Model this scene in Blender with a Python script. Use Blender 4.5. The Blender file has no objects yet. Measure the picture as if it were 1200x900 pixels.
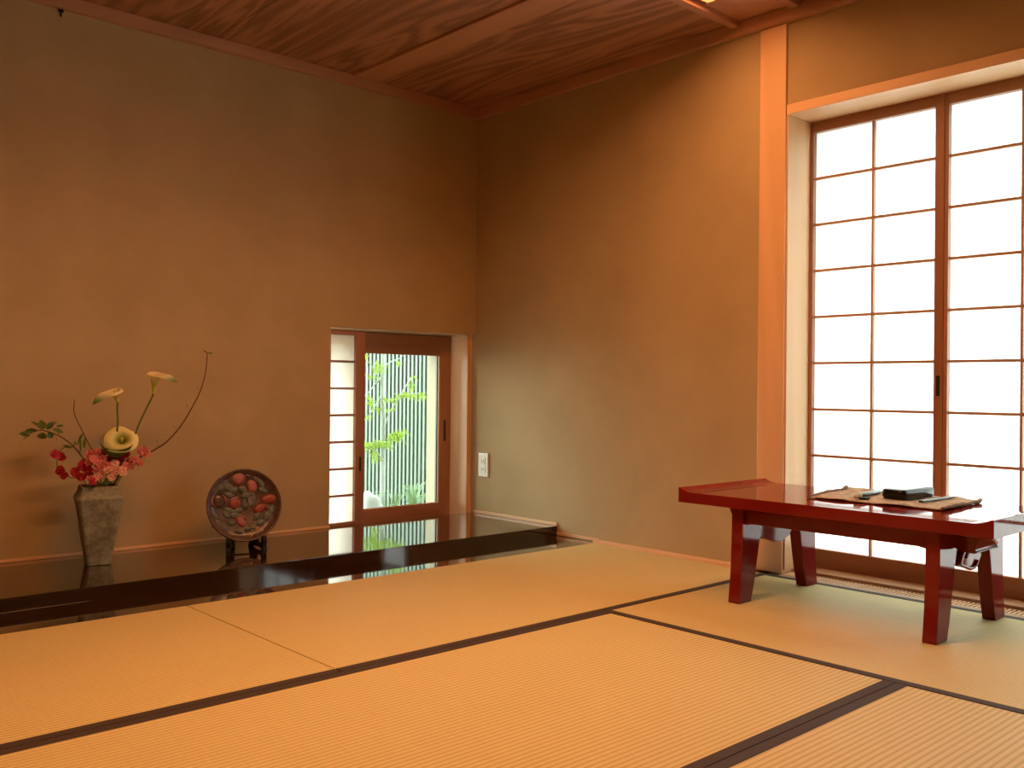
import bpy, bmesh, math, random
from mathutils import Vector, Matrix
random.seed(7)
sc = bpy.context.scene
COL = sc.collection

# ------------------------------------------------------------------ camera, world, exposure
F = 1096.66; YAW = 0.741081; PIT = 0.004082; ROL = 0.009995
EYE = Vector((0, 0, 0.715))
fw = Vector((math.sin(YAW)*math.cos(PIT), math.cos(YAW)*math.cos(PIT), math.sin(PIT)))
r0 = Vector((math.cos(YAW), -math.sin(YAW), 0)); u0 = r0.cross(fw)
RT = r0*math.cos(ROL) + u0*math.sin(ROL); UP = -r0*math.sin(ROL) + u0*math.cos(ROL)
cd = bpy.data.cameras.new('camera'); cam = bpy.data.objects.new('camera', cd); COL.objects.link(cam)
cd.sensor_width = 36; cd.lens = F/1200*36; cd.clip_start = 0.02
m = Matrix.Identity(4)
for i in range(3):
    m[i][0] = RT[i]; m[i][1] = UP[i]; m[i][2] = -fw[i]; m[i][3] = EYE[i]
cam.matrix_world = m
sc.camera = cam

w = bpy.data.worlds.new('world'); sc.world = w; w.use_nodes = True
bg = w.node_tree.nodes['Background']
bg.inputs[0].default_value = (0.84, 0.97, 0.93, 1)
bg.inputs[1].default_value = 6.6
sc.view_settings.view_transform = 'Standard'; sc.view_settings.look = 'None'
sc.view_settings.gamma = 1; sc.view_settings.exposure = 1.0
sc.view_settings.use_curve_mapping = False
sc.cycles.max_bounces = 10; sc.cycles.diffuse_bounces = 5; sc.cycles.glossy_bounces = 4
sc.cycles.transmission_bounces = 6; sc.cycles.sample_clamp_indirect = 6
LAMP_COL = (1.0, 0.43, 0.165, 1); LAMP_STR = 23.5

def ray(u, v):
    return (fw + RT*((u-600)/F) + UP*(-(v-450)/F))
def on(axis, val, u, v):           # point where the sight line meets a real plane of the room
    d = ray(u, v); t = (val-EYE[axis])/d[axis]; return EYE + d*t

# ------------------------------------------------------------------ materials
def lin(c): return tuple(((x/255)/12.92 if x/255 <= 0.04045 else ((x/255+0.055)/1.055)**2.4) for x in c)
class NT:
    def __init__(s, name):
        s.m = bpy.data.materials.new(name); s.m.use_nodes = True
        s.t = s.m.node_tree; s.b = s.t.nodes['Principled BSDF']; s.out = s.t.nodes['Material Output']
    def n(s, ty, **k):
        x = s.t.nodes.new(ty)
        for a, b in k.items():
            if a in x.inputs: x.inputs[a].default_value = b
            else: setattr(x, a, b)
        return x
    def l(s, a, b): s.t.links.new(a, b)
    def coords(s, scale=(1,1,1)):
        tc = s.n('ShaderNodeTexCoord'); mp = s.n('ShaderNodeMapping'); mp.inputs['Scale'].default_value = scale
        s.l(tc.outputs['Object'], mp.inputs['Vector']); return mp.outputs['Vector']
    def ramp(s, fac, stops):
        r = s.n('ShaderNodeValToRGB'); e = r.color_ramp.elements
        while len(e) < len(stops): e.new(0.5)
        for i, (p, c) in enumerate(stops): e[i].position = p; e[i].color = (*c, 1)
        s.l(fac, r.inputs[0]); return r.outputs[0]
    def noise(s, vec, scale, detail=4, rough=.55, dist=0):
        x = s.n('ShaderNodeTexNoise'); x.inputs['Scale'].default_value = scale; x.inputs['Detail'].default_value = detail
        x.inputs['Roughness'].default_value = rough; x.inputs['Distortion'].default_value = dist
        s.l(vec, x.inputs['Vector']); return x.outputs[0]
    def bump(s, h, strength=.3, dist=.002):
        x = s.n('ShaderNodeBump'); x.inputs['Strength'].default_value = strength; x.inputs['Distance'].default_value = dist
        s.l(h, x.inputs['Height']); s.l(x.outputs[0], s.b.inputs['Normal'])
def plain(name, col, rough=.5, coat=0, metal=0, spec=.5):
    x = NT(name); x.b.inputs['Base Color'].default_value = (*col, 1); x.b.inputs['Roughness'].default_value = rough
    x.b.inputs['Coat Weight'].default_value = coat; x.b.inputs['Coat Roughness'].default_value = .03
    x.b.inputs['Metallic'].default_value = metal; x.b.inputs['Specular IOR Level'].default_value = spec
    return x.m
def plaster(name, c1, c2):
    x = NT(name); v = x.coords()
    n1 = x.noise(v, 3.0, 5); x.l(x.ramp(n1, [(.3, c1), (.7, c2)]), x.b.inputs['Base Color'])
    x.b.inputs['Roughness'].default_value = .92; x.b.inputs['Specular IOR Level'].default_value = .15
    n2 = x.noise(v, 260, 3, .7); x.bump(n2, .35, .0015); return x.m
def wood(name, c1, c2, axis='z', rough=.5, scale=1.0, bands=26, coat=0, bump=.12):
    x = NT(name); st = {'x': (.12, 1, 1), 'y': (1, .12, 1), 'z': (1, 1, .12)}[axis]
    v = x.coords(tuple(q*scale for q in st))
    big = x.noise(v, 3.2, 3, .5, .6)
    mul = x.n('ShaderNodeMath', operation='MULTIPLY'); mul.inputs[1].default_value = bands; x.l(big, mul.inputs[0])
    sn = x.n('ShaderNodeMath', operation='SINE'); x.l(mul.outputs[0], sn.inputs[0])
    mr = x.n('ShaderNodeMapRange'); mr.inputs[1].default_value = -1; x.l(sn.outputs[0], mr.inputs[0])
    fine = x.noise(v, 90, 4, .7)
    mx = x.n('ShaderNodeMath', operation='MULTIPLY_ADD'); mx.inputs[1].default_value = .6; x.l(mr.outputs[0], mx.inputs[0])
    m2 = x.n('ShaderNodeMath', operation='MULTIPLY'); m2.inputs[1].default_value = .4; x.l(fine, m2.inputs[0]); x.l(m2.outputs[0], mx.inputs[2])
    x.l(x.ramp(mx.outputs[0], [(.15, c1), (.85, c2)]), x.b.inputs['Base Color'])
    x.b.inputs['Roughness'].default_value = rough; x.b.inputs['Coat Weight'].default_value = coat
    x.bump(mx.outputs[0], bump, .001); return x.m
def rush(name, axis):
    x = NT(name); tc = x.n('ShaderNodeTexCoord'); sp = x.n('ShaderNodeSeparateXYZ'); x.l(tc.outputs['Object'], sp.inputs[0])
    mul = x.n('ShaderNodeMath', operation='MULTIPLY'); mul.inputs[1].default_value = 2*math.pi/.0155
    x.l(sp.outputs['Y' if axis == 'x' else 'X'], mul.inputs[0])
    sn = x.n('ShaderNodeMath', operation='SINE'); x.l(mul.outputs[0], sn.inputs[0])
    mr = x.n('ShaderNodeMapRange'); mr.inputs[1].default_value = -1; x.l(sn.outputs[0], mr.inputs[0])
    v = x.coords((14, 220, 1) if axis == 'y' else (220, 14, 1))
    nf = x.noise(v, 1.0, 3, .7)
    v2 = x.coords(); nb = x.noise(v2, 2.2, 3)
    c = x.ramp(mr.outputs[0], [(0.0, (.46, .36, .14)), (.38, (.62, .495, .215)), (1.0, (.655, .525, .235))])
    mx = x.n('ShaderNodeMix', data_type='RGBA', blend_type='MULTIPLY'); mx.inputs[0].default_value = .35
    x.l(c, mx.inputs[6]); x.l(x.ramp(nf, [(.25, (.72, .72, .72)), (.75, (1.1, 1.1, 1.1))]), mx.inputs[7])
    m3 = x.n('ShaderNodeMix', data_type='RGBA', blend_type='MULTIPLY'); m3.inputs[0].default_value = .5
    x.l(mx.outputs[2], m3.inputs[6]); x.l(x.ramp(nb, [(.3, (.93, .93, .93)), (.7, (1, 1, 1))]), m3.inputs[7])
    x.l(m3.outputs[2], x.b.inputs['Base Color'])
    x.b.inputs['Roughness'].default_value = .62; x.b.inputs['Specular IOR Level'].default_value = .35
    ad = x.n('ShaderNodeMath', operation='MULTIPLY_ADD'); ad.inputs[1].default_value = .12; x.l(nf, ad.inputs[0]); x.l(mr.outputs[0], ad.inputs[2])
    x.bump(ad.outputs[0], .5, .0012); return x.m

M = {}
M['wall'] = plaster('sand_plaster', (.40, .295, .155), (.46, .345, .185))
M['hinoki_z'] = wood('cypress_upright', (.68, .42, .21), (.76, .48, .26), 'z', .45)
M['hinoki_x'] = wood('cypress_along_x', (.68, .42, .21), (.76, .48, .26), 'x', .45)
M['hinoki_y'] = wood('cypress_along_y', (.68, .42, .21), (.76, .48, .26), 'y', .45)
M['cedar_z'] = wood('red_cedar_upright', (.27, .115, .058), (.36, .16, .082), 'z', .42)
M['lattice_z'] = wood('lattice_z', (.36, .20, .11), (.44, .26, .145), 'z', .5)  # lattice colours are lightened to imitate glare from the bright paper
M['cedar_x'] = wood('red_cedar_x', (.27, .115, .058), (.36, .16, .082), 'x', .42)
M['lattice_x'] = wood('lattice_x', (.36, .20, .11), (.44, .26, .145), 'x', .5)
M['cedar_y'] = wood('red_cedar_y', (.27, .115, .058), (.36, .16, .082), 'y', .42)
M['lattice_y'] = wood('lattice_y', (.36, .20, .11), (.44, .26, .145), 'y', .5)
M['ceil_plank'] = wood('ceiling_cedar', (.24, .11, .055), (.46, .23, .125), 'y', .6, 1.0, 80, 0, .3)
M['ceil_trim_x'] = wood('ceiling_trim_x', (.44, .215, .12), (.52, .265, .15), 'x', .5)
M['ceil_trim_y'] = wood('ceiling_trim_y', (.44, .215, .12), (.52, .265, .15), 'y', .5)
M['ceil_fine'] = wood('ceiling_fine_panel', (.46, .22, .12), (.54, .27, .15), 'x', .6)
M['sill'] = wood('sill_oak', (.40, .215, .10), (.48, .27, .13), 'y', .45)
M['rush_x'] = rush('rush_long_x', 'x'); M['rush_y'] = rush('rush_long_y', 'y')
x = NT('dark_brown_cloth'); v = x.coords((600, 600, 600)); x.l(x.ramp(x.noise(v, 1, 2), [(.3, (.030, .017, .010)), (.7, (.052, .030, .019))]), x.b.inputs['Base Color']); x.b.inputs['Roughness'].default_value = .8
M['heri'] = x.m
x = NT('dark_lacquer'); v = x.coords((.4, 6, 6)); x.l(x.ramp(x.noise(v, 3, 4), [(.3, (.013, .006, .003)), (.75, (.035, .015, .007))]), x.b.inputs['Base Color'])
x.b.inputs['Roughness'].default_value = .07; x.b.inputs['Coat Weight'].default_value = .8; x.b.inputs['Coat Roughness'].default_value = .015
x.b.inputs['Specular IOR Level'].default_value = .65
M['lacquer'] = x.m
M['black'] = plain('black_lacquer', (.007, .007, .008), .16, 0, 0, .35)
M['black_matte'] = plain('black_wood', (.007, .006, .006), .55, 0, 0, .2)
x = NT('red_lacquer'); v = x.coords((3, 3, 3)); x.l(x.ramp(x.noise(v, 2, 3), [(.3, (.150, .010, .010)), (.75, (.19, .015, .014))]), x.b.inputs['Base Color'])
x.b.inputs['Roughness'].default_value = .06; x.b.inputs['Specular IOR Level'].default_value = .3
M['red'] = x.m
x = NT('shoji_paper')
v = x.coords((40, 40, 40)); nz = x.noise(v, 2, 4)
tr = x.n('ShaderNodeBsdfTranslucent'); df = x.n('ShaderNodeBsdfDiffuse'); mx = x.n('ShaderNodeMixShader'); mx.inputs[0].default_value = .32
x.l(x.ramp(nz, [(.2, (.56, .56, .555)), (.8, (.62, .62, .615))]), tr.inputs[0]); df.inputs[0].default_value = (.86, .84, .78, 1)
x.l(tr.outputs[0], mx.inputs[1]); x.l(df.outputs[0], mx.inputs[2]); x.l(mx.outputs[0], x.out.inputs[0])
M['paper'] = x.m
x = NT('warm_shoji_paper')
tr = x.n('ShaderNodeBsdfTranslucent'); df = x.n('ShaderNodeBsdfDiffuse'); mx = x.n('ShaderNodeMixShader'); mx.inputs[0].default_value = .38
tr.inputs[0].default_value = (.95, .90, .76, 1); df.inputs[0].default_value = (.88, .80, .62, 1)
x.l(tr.outputs[0], mx.inputs[1]); x.l(df.outputs[0], mx.inputs[2]); x.l(mx.outputs[0], x.out.inputs[0])
M['paper_warm'] = x.m
M['paper_seam'] = plain('paper_overlap', (.75, .74, .70), .9)
x = NT('window_glass')
gl = x.n('ShaderNodeBsdfGlossy'); gl.inputs['Roughness'].default_value = .01; tp = x.n('ShaderNodeBsdfTransparent'); tp.inputs[0].default_value = (.95, .98, .96, 1)
fr = x.n('ShaderNodeFresnel'); fr.inputs[0].default_value = 1.45; mx = x.n('ShaderNodeMixShader')
x.l(fr.outputs[0], mx.inputs[0]); x.l(tp.outputs[0], mx.inputs[1]); x.l(gl.outputs[0], mx.inputs[2]); x.l(mx.outputs[0], x.out.inputs[0])
M['glass'] = x.m
x = NT('lamp_diffuser'); em = x.n('ShaderNodeEmission'); em.inputs[0].default_value = LAMP_COL; em.inputs[1].default_value = LAMP_STR; x.l(em.outputs[0], x.out.inputs[0])
M['lamp'] = x.m
x = NT('lamp_diffuser_dim'); em = x.n('ShaderNodeEmission'); em.inputs[0].default_value = LAMP_COL; em.inputs[1].default_value = LAMP_STR*.53; x.l(em.outputs[0], x.out.inputs[0])
M['lamp_dim'] = x.m
M['cream'] = plain('cream_render', (.30, .25, .165), .8)
M['ext'] = plain('exterior_plaster', (.5, .47, .4), .9)
M['slat'] = plain('pale_green_slat', (.175, .215, .18), .5)
M['slat_back'] = plain('dark_green_backing', (.028, .05, .038), .7)
M['soil'] = plaster('garden_gravel', (.20, .20, .17), (.32, .32, .28))
M['stone'] = plaster('pale_stone', (.26, .27, .26), (.38, .40, .39))
M['bark'] = plaster('pale_bark', (.22, .24, .22), (.33, .36, .32))
def leafmat(name, c, tr=.5):
    x = NT(name); x.b.inputs['Base Color'].default_value = (*c, 1); x.b.inputs['Roughness'].default_value = .5
    t = x.n('ShaderNodeBsdfTranslucent'); t.inputs[0].default_value = (*c, 1); mx = x.n('ShaderNodeMixShader'); mx.inputs[0].default_value = tr
    x.l(x.b.outputs[0], mx.inputs[1]); x.l(t.outputs[0], mx.inputs[2]); x.l(mx.outputs[0], x.out.inputs[0]); return x.m
M['maple'] = leafmat('yellow_green_leaf', (.24, .34, .04), .5)
M['blade'] = leafmat('grass_blade', (.19, .28, .14), .4)
M['leaf'] = leafmat('mid_green_leaf', (.11, .17, .035), .3)
M['leaf2'] = leafmat('dark_green_leaf', (.06, .13, .03), .3)
M['stem'] = plain('green_stem', (.10, .14, .025), .45)
M['twig'] = plain('brown_twig', (.10, .045, .02), .6)
M['bud'] = plain('pale_bud', (.40, .30, .12), .6)
M['pink'] = leafmat('pink_petal', (.85, .32, .33), .35)
M['pale'] = leafmat('pale_pink_petal', (.92, .56, .48), .35)
M['crimson'] = leafmat('crimson_petal', (.52, .025, .055), .3)
M['spadix'] = plain('yellow_spadix', (.62, .55, .12), .6)
M['plastic'] = plain('ivory_plastic', (.74, .72, .60), .35)
M['slot'] = plain('socket_slot', (.06, .05, .04), .5)
M['metal'] = plain('dark_metal', (.03, .02, .015), .4, 0, .6)
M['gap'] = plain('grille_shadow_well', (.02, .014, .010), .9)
x = NT('calla_spathe'); at = x.n('ShaderNodeAttribute'); at.attribute_name = 'Col'; x.l(at.outputs['Color'], x.b.inputs['Base Color']); x.b.inputs['Roughness'].default_value = .4
t = x.n('ShaderNodeBsdfTranslucent'); x.l(at.outputs['Color'], t.inputs[0]); mx = x.n('ShaderNodeMixShader'); mx.inputs[0].default_value = .25
x.l(x.b.outputs[0], mx.inputs[1]); x.l(t.outputs[0], mx.inputs[2]); x.l(mx.outputs[0], x.out.inputs[0])
M['calla'] = x.m
x = NT('stoneware'); v = x.coords((1, 1, 1)); n1 = x.noise(v, 14, 6, .65); n2 = x.noise(v, 75, 4, .7)
mxn = x.n('ShaderNodeMath', operation='MULTIPLY_ADD'); mxn.inputs[1].default_value = .35; x.l(n2, mxn.inputs[0])
m5 = x.n('ShaderNodeMath', operation='MULTIPLY'); m5.inputs[1].default_value = .65; x.l(n1, m5.inputs[0]); x.l(m5.outputs[0], mxn.inputs[2])
x.l(x.ramp(mxn.outputs[0], [(.34, (.08, .06, .035)), (.46, (.16, .148, .095)), (.54, (.225, .225, .155)), (.66, (.31, .32, .23))]), x.b.inputs['Base Color'])
x.b.inputs['Roughness'].default_value = .9; x.bump(mxn.outputs[0], .6, .004); M['stoneware'] = x.m
M['inside'] = plain('vase_inside', (.03, .025, .018), .9)
x = NT('carved_ground'); v = x.coords((1, 1, 1)); n1 = x.noise(v, 38, 4, .6, .8)
x.l(x.ramp(n1, [(.35, (.035, .015, .011)), (.6, (.085, .042, .03))]), x.b.inputs['Base Color']); x.b.inputs['Roughness'].default_value = .38; x.b.inputs['Coat Weight'].default_value = .3
x.bump(n1, .8, .004); M['carved'] = x.m
def glaze(name, c1, c2):
    x = NT(name); v = x.coords(); n1 = x.noise(v, 70, 3, .6); x.l(x.ramp(n1, [(.35, c1), (.65, c2)]), x.b.inputs['Base Color'])
    x.b.inputs['Roughness'].default_value = .4; x.bump(n1, .4, .002); return x.m
M['c_pink'] = glaze('carved_pink', (.24, .060, .058), (.36, .13, .12)); M['c_red'] = glaze('carved_red', (.17, .018, .012), (.27, .045, .03))
M['c_leaf'] = glaze('carved_grey_green', (.040, .048, .038), (.115, .13, .105)); M['c_gold'] = glaze('carved_gold', (.35, .20, .08), (.55, .36, .18))
x = NT('woven_straw'); v = x.coords((60, 700, 60)); n1 = x.noise(v, 1, 3, .7); n2 = x.noise(x.coords((1, 1, 1)), 30, 3)
ad = x.n('ShaderNodeMath', operation='MULTIPLY_ADD'); ad.inputs[1].default_value = .5; x.l(n2, ad.inputs[0]); m5 = x.n('ShaderNodeMath', operation='MULTIPLY'); m5.inputs[1].default_value = .5; x.l(n1, m5.inputs[0]); x.l(m5.outputs[0], ad.inputs[2])
x.l(x.ramp(ad.outputs[0], [(.38, (.16, .085, .04)), (.60, (.52, .37, .21))]), x.b.inputs['Base Color']); x.b.inputs['Roughness'].default_value = .85; x.bump(n1, .8, .002)
M['straw'] = x.m
M['fringe'] = plain('brown_hem', (.17, .09, .045), .9)
M['bamboo'] = plain('tan_bamboo', (.48, .30, .13), .5)
M['green_stick'] = plain('dark_green_stick', (.025, .045, .035), .3, .4)

# ------------------------------------------------------------------ object helpers
WL = {}
def obj(name, bm, mat, parent=None, smooth=False, bevel=0, origin=None, seg=2):
    me = bpy.data.meshes.new(name)
    bmesh.ops.recalc_face_normals(bm, faces=bm.faces)
    if parent is not None: o0 = WL[parent.name]
    elif origin is not None: o0 = Vector(origin)
    else:
        xs = [q.co for q in bm.verts]
        mn = [min(c[i] for c in xs) for i in range(3)]; mxx = [max(c[i] for c in xs) for i in range(3)]
        o0 = Vector(((mn[0]+mxx[0])/2, (mn[1]+mxx[1])/2, mn[2]))
    for q in bm.verts: q.co -= o0
    bm.to_mesh(me); bm.free()
    o = bpy.data.objects.new(name, me); COL.objects.link(o)
    if mat: me.materials.append(M[mat])
    if parent is not None: o.parent = parent; WL[o.name] = WL[parent.name]
    else: o.location = o0; WL[o.name] = o0
    if smooth:
        for p in me.polygons: p.use_smooth = True
    if bevel:
        b = o.modifiers.new('bevel', 'BEVEL'); b.width = bevel; b.segments = seg; b.limit_method = 'ANGLE'; b.angle_limit = .6
    return o
def empty(name, loc):
    o = bpy.data.objects.new(name, None); COL.objects.link(o); o.location = loc; o.empty_display_size = .05
    WL[o.name] = Vector(loc); return o
def tag(o, label, cat, group=None):
    o['label'] = label; o['category'] = cat
    if group: o['group'] = group
    return o
def struct(o): o['kind'] = 'structure'; return o
def thing(name, loc, label, cat, group=None): return tag(empty(name, loc), label, cat, group)
def bx(bm, x0, x1, y0, y1, z0, z1):
    v = [bm.verts.new((a, b, c)) for a in (x0, x1) for b in (y0, y1) for c in (z0, z1)]
    for f in ((0,1,3,2), (4,6,7,5), (0,4,5,1), (2,3,7,6), (0,2,6,4), (1,5,7,3)): bm.faces.new([v[i] for i in f])
def box(name, x0, x1, y0, y1, z0, z1, mat, parent=None, bevel=0):
    bm = bmesh.new(); bx(bm, x0, x1, y0, y1, z0, z1); return obj(name, bm, mat, parent, bevel=bevel)
def tube(bm, pts, rad, n=8, cap=True):
    pts = [Vector(p) for p in pts]; rings = []
    rad = rad if hasattr(rad, '__len__') else [rad]*len(pts)
    prev = None
    for i, p in enumerate(pts):
        d = (pts[min(i+1, len(pts)-1)] - pts[max(i-1, 0)]).normalized()
        if prev is None:
            a = d.orthogonal().normalized()
        else:
            a = (prev - d*prev.dot(d)).normalized()
        prev = a; b = d.cross(a)
        rings.append([bm.verts.new(p + (a*math.cos(2*math.pi*k/n) + b*math.sin(2*math.pi*k/n))*rad[i]) for k in range(n)])
    for r1, r2 in zip(rings, rings[1:]):
        for k in range(n): bm.faces.new((r1[k], r1[(k+1) % n], r2[(k+1) % n], r2[k]))
    if cap: bm.faces.new(rings[0][::-1]); bm.faces.new(rings[-1])
def smooth_path(pts, n=4):
    pts = [Vector(p) for p in pts]; out = []
    for i in range(len(pts)-1):
        p0 = pts[max(i-1, 0)]; p1 = pts[i]; p2 = pts[i+1]; p3 = pts[min(i+2, len(pts)-1)]
        for k in range(n):
            t = k/n
            out.append(.5*((2*p1) + (p2-p0)*t + (2*p0-5*p1+4*p2-p3)*t*t + (-p0+3*p1-3*p2+p3)*t**3))
    out.append(pts[-1]); return out
def prism(bm, poly, to3, t0, t1):   # extrude a 2-D outline; to3(a, b, t) gives the point
    A = [bm.verts.new(to3(a, b, t0)) for a, b in poly]; B = [bm.verts.new(to3(a, b, t1)) for a, b in poly]
    bm.faces.new(A[::-1]); bm.faces.new(B)
    for i in range(len(poly)):
        j = (i+1) % len(poly); bm.faces.new((A[i], A[j], B[j], B[i]))

# ------------------------------------------------------------------ room shell
X = 3.249; Y = 3.844; XL = -1.59; YF = -1.80; HC = 2.205
o = struct(box('floor', XL-.1, X+.35, YF-.1, Y+.02, -.16, -.052, 'ext'))
bm = bmesh.new()
prism(bm, [(XL-.1, 0), (2.356, 0), (2.356, .997), (X+.02, .997), (X+.02, HC+.12), (XL-.1, HC+.12)], lambda a, b, s: (a, s, b), Y, Y+.018)
struct(obj('wall_back', bm, 'wall', bevel=.002))
bm = bmesh.new()
bx(bm, X, X+.09, 2.095, 3.872, -.16, HC+.12)
bx(bm, X+.010, X+.09, -.165, 1.979, 1.83, HC+.12)
bx(bm, X+.010, X+.09, YF, -.165, -.16, HC+.12)
bx(bm, X+.012, X+.09, 1.979, 2.095, 2.13, HC+.12)
struct(obj('wall_right', bm, 'wall'))
struct(box('wall_left', XL-.1, XL, YF-.1, Y, -.16, HC+.12, 'wall'))
struct(box('wall_front', XL, X+.09, YF-.1, YF, -.16, HC+.12, 'wall'))
# ceiling: wide cedar boards laid along y, with a batten at one joint
c = struct(empty('ceiling', (0.8, 1.0, HC)))
xs = [XL, -1.185, -.45, .285, 1.02, 1.755, 2.47, X]
for i in range(7):
    pb = box('ceiling_plank', xs[i]+.0015, xs[i+1]-.0015, 2.2, Y-.0, HC, HC+.02, 'ceil_plank', c, .001)
    box('ceiling_plank', xs[i]+.0015, xs[i+1]-.0015, YF, 1.92, HC, HC+.02, 'ceil_plank', c, .001)
box('fine_panel', XL, 2.985, 1.92, 2.2, HC+.062, HC+.070, 'ceil_fine', c)
box('fine_panel', 2.985, X, 1.92, 2.2, HC+.002, HC+.022, 'ceil_fine', c)
box('ceiling_batten', 2.44, 2.492, 2.2, Y-.03, HC-.012, HC, 'ceil_trim_y', c, .002)
box('ceiling_batten', 2.50, 2.59, 2.2, Y-.03, HC-.004, HC, 'ceil_trim_y', c, .001)
box('cross_batten', XL, X-.03, 2.176, 2.212, HC-.022, HC+.06, 'ceil_trim_x', c, .002)
box('cross_batten', XL, X-.03, 1.905, 1.945, HC-.018, HC+.06, 'ceil_trim_x', c, .002)
struct(box('roof', XL-.1, X+.09, YF-.1, Y+.32, HC+.12, HC+.18, 'ext'))
# crown moulding round the ceiling
struct(box('trim_1', XL, X-.03, Y-.03, Y, 2.155, HC-.001, 'ceil_trim_x', bevel=.002))
struct(box('trim_2', X-.03, X+.02, YF, Y, 2.152, HC-.001, 'ceil_trim_y', bevel=.002))
# post and lintel beside the large window
struct(box('trim_3', X-.004, X+.09, 1.979, 2.095, 0, 2.152, 'hinoki_z', bevel=.0025))
struct(box('trim_4', X-.001, X+.20, -.16, 1.977, 1.793, 1.831, 'hinoki_y', bevel=.002))
struct(box('trim_5', X+.006, X+.20, 1.972, 1.9785, .015, 1.792, 'hinoki_z'))
struct(box('trim_6', X+.006, X+.20, -.166, -.158, .015, 1.792, 'hinoki_z'))
# skirting strips
struct(box('baseboard_right', 3.2065, X-.0005, 2.097, 2.941, -.05, .0115, 'hinoki_y', bevel=.0015))
struct(box('baseboard_back', XL, 2.356, Y-.006, Y, .0445, .056, 'hinoki_x', bevel=.001))
bm = bmesh.new(); bx(bm, X-.006, X, 3.214, Y, .0445, .059)
bx(bm, X-.006, X, 2.943, 3.2115, .001, .016)
struct(obj('trim_7', bm, 'hinoki_y', bevel=.001))
# low window surround
struct(box('trim_8', 2.33, X, Y+.0185, 4.062, .997, 1.03, 'hinoki_x', bevel=.001))      # head
bm = bmesh.new(); bx(bm, 3.218, X+.03, 3.8725, 3.935, .012, .9965); bx(bm, 3.2195, X+.03, 3.937, 4.062, .012, .9965)
struct(obj('trim_9', bm, 'hinoki_z', bevel=.0015))
struct(box('trim_10', 2.0, 3.218, 3.865, 4.062, -.03, .0115, 'cedar_x'))
bm = bmesh.new()   # outer skin of the wall with the garden opening
bx(bm, XL-.1, 2.2, 4.066, 4.15, -.2, HC+.12); bx(bm, 2.2, 3.16, 4.066, 4.15, .905, HC+.12); bx(bm, 3.16, X+.4, 4.066, 4.15, -.2, HC+.12)
bx(bm, 2.2, 3.16, 4.066, 4.15, -.2, .03)
struct(obj('trim_11', bm, 'cream'))
struct(box('trim_13', XL-.1, X+.4, 4.15, 4.6, HC+.0, HC+.10, 'ext'))     # unseen eave, added to shade the garden from the sky
# outside header and side of the large window
bm = bmesh.new(); bx(bm, 3.50, 3.62, 1.955, 2.3, -.2, HC+.12); bx(bm, 3.50, 3.62, -.3, 1.955, 1.765, HC+.12); bx(bm, 3.50, 3.62, -.6, -.15, -.2, 1.765)
bx(bm, 3.34, 3.50, 1.98, 2.3, -.2, HC+.12); bx(bm, 3.34, 3.5, -.3, 1.98, 1.835, HC+.12); bx(bm, 3.34, 3.5, -.6, -.168, -.2, HC+.12)
struct(obj('trim_12', bm, 'ext'))

# ------------------------------------------------------------------ tatami
def mat(x0, x1, y0, y1, axis, label, bl=True, bh=True, g=None):
    t = thing('tatami_mat', ((x0+x1)/2, (y0+y1)/2, -.05), label, 'mat', g)
    e = .0012; b = .0285
    x0 += e; x1 -= e; y0 += e; y1 -= e
    box('rush_cover', x0, x1, y0, y1, -.05, 0, 'rush_'+axis, t, .0012)
    if axis == 'x':
        if bl: box('cloth_border', x0, x1, y0-.0004, y0+b, -.045, .0012, 'heri', t, .0006)
        if bh: box('cloth_border', x0, x1, y1-b, y1+.0004, -.045, .0012, 'heri', t, .0006)
    else:
        if bl: box('cloth_border', x0-.0004, x0+b, y0, y1, -.045, .0012, 'heri', t, .0006)
        if bh: box('cloth_border', x1-b, x1+.0004, y0, y1, -.045, .0012, 'heri', t, .0006)
mat(1.275, 3.205, 2.014, 2.942, 'x', 'tatami mat along the dark platform, at its right end against the wall', True, False)
mat(-.64, 1.274, 2.014, 2.942, 'x', 'tatami mat along the dark platform, at its left end below the vase', True, False)
mat(2.254, 3.205, .09, 2.013, 'y', 'tatami mat under the red lacquered table')
mat(.33, 2.253, 1.057, 2.013, 'x', 'large tatami mat in the middle foreground, left of the red table')
mat(.33, 2.253, .10, 1.056, 'x', 'tatami mat in the bottom right corner, nearest the camera')
mat(-1.59, -.641, 2.014, 2.942, 'x', 'tatami mat outside the frame, behind the left edge of the front row', True, False)
mat(-1.59, .329, 1.057, 2.013, 'x', 'tatami mat outside the frame, left of the middle row', True, True)
mat(-1.59, .329, .10, 1.056, 'x', 'tatami mat outside the frame, left of the bottom row', True, True)
mat(2.254, 3.205, -1.80, .089, 'y', 'tatami mat outside the frame, under the window, behind the camera', True, True)
mat(.33, 2.253, -.85, .099, 'x', 'tatami mat outside the frame, below the bottom edge, right', True, True)
mat(-1.59, .329, -.85, .099, 'x', 'tatami mat outside the frame, below the bottom edge, left', True, True)
mat(.33, 2.253, -1.80, -.851, 'x', 'tatami mat outside the frame, furthest behind the camera, right', True, True)
mat(-1.59, .329, -1.80, -.851, 'x', 'tatami mat outside the frame, furthest behind the camera, left', True, True)

# ------------------------------------------------------------------ lacquered boards
tag(box('floor_board', XL, X-.0005, 2.944, 3.2115, -.05, -.001, 'lacquer', bevel=.001), 'low glossy dark lacquered floor board between the mats and the raised platform', 'board')
tag(box('display_platform', XL, X-.0005, 3.212, 3.862, -.05, .044, 'lacquer', bevel=.0015), 'raised glossy dark lacquered platform carrying the vase and the plate', 'platform')

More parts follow.
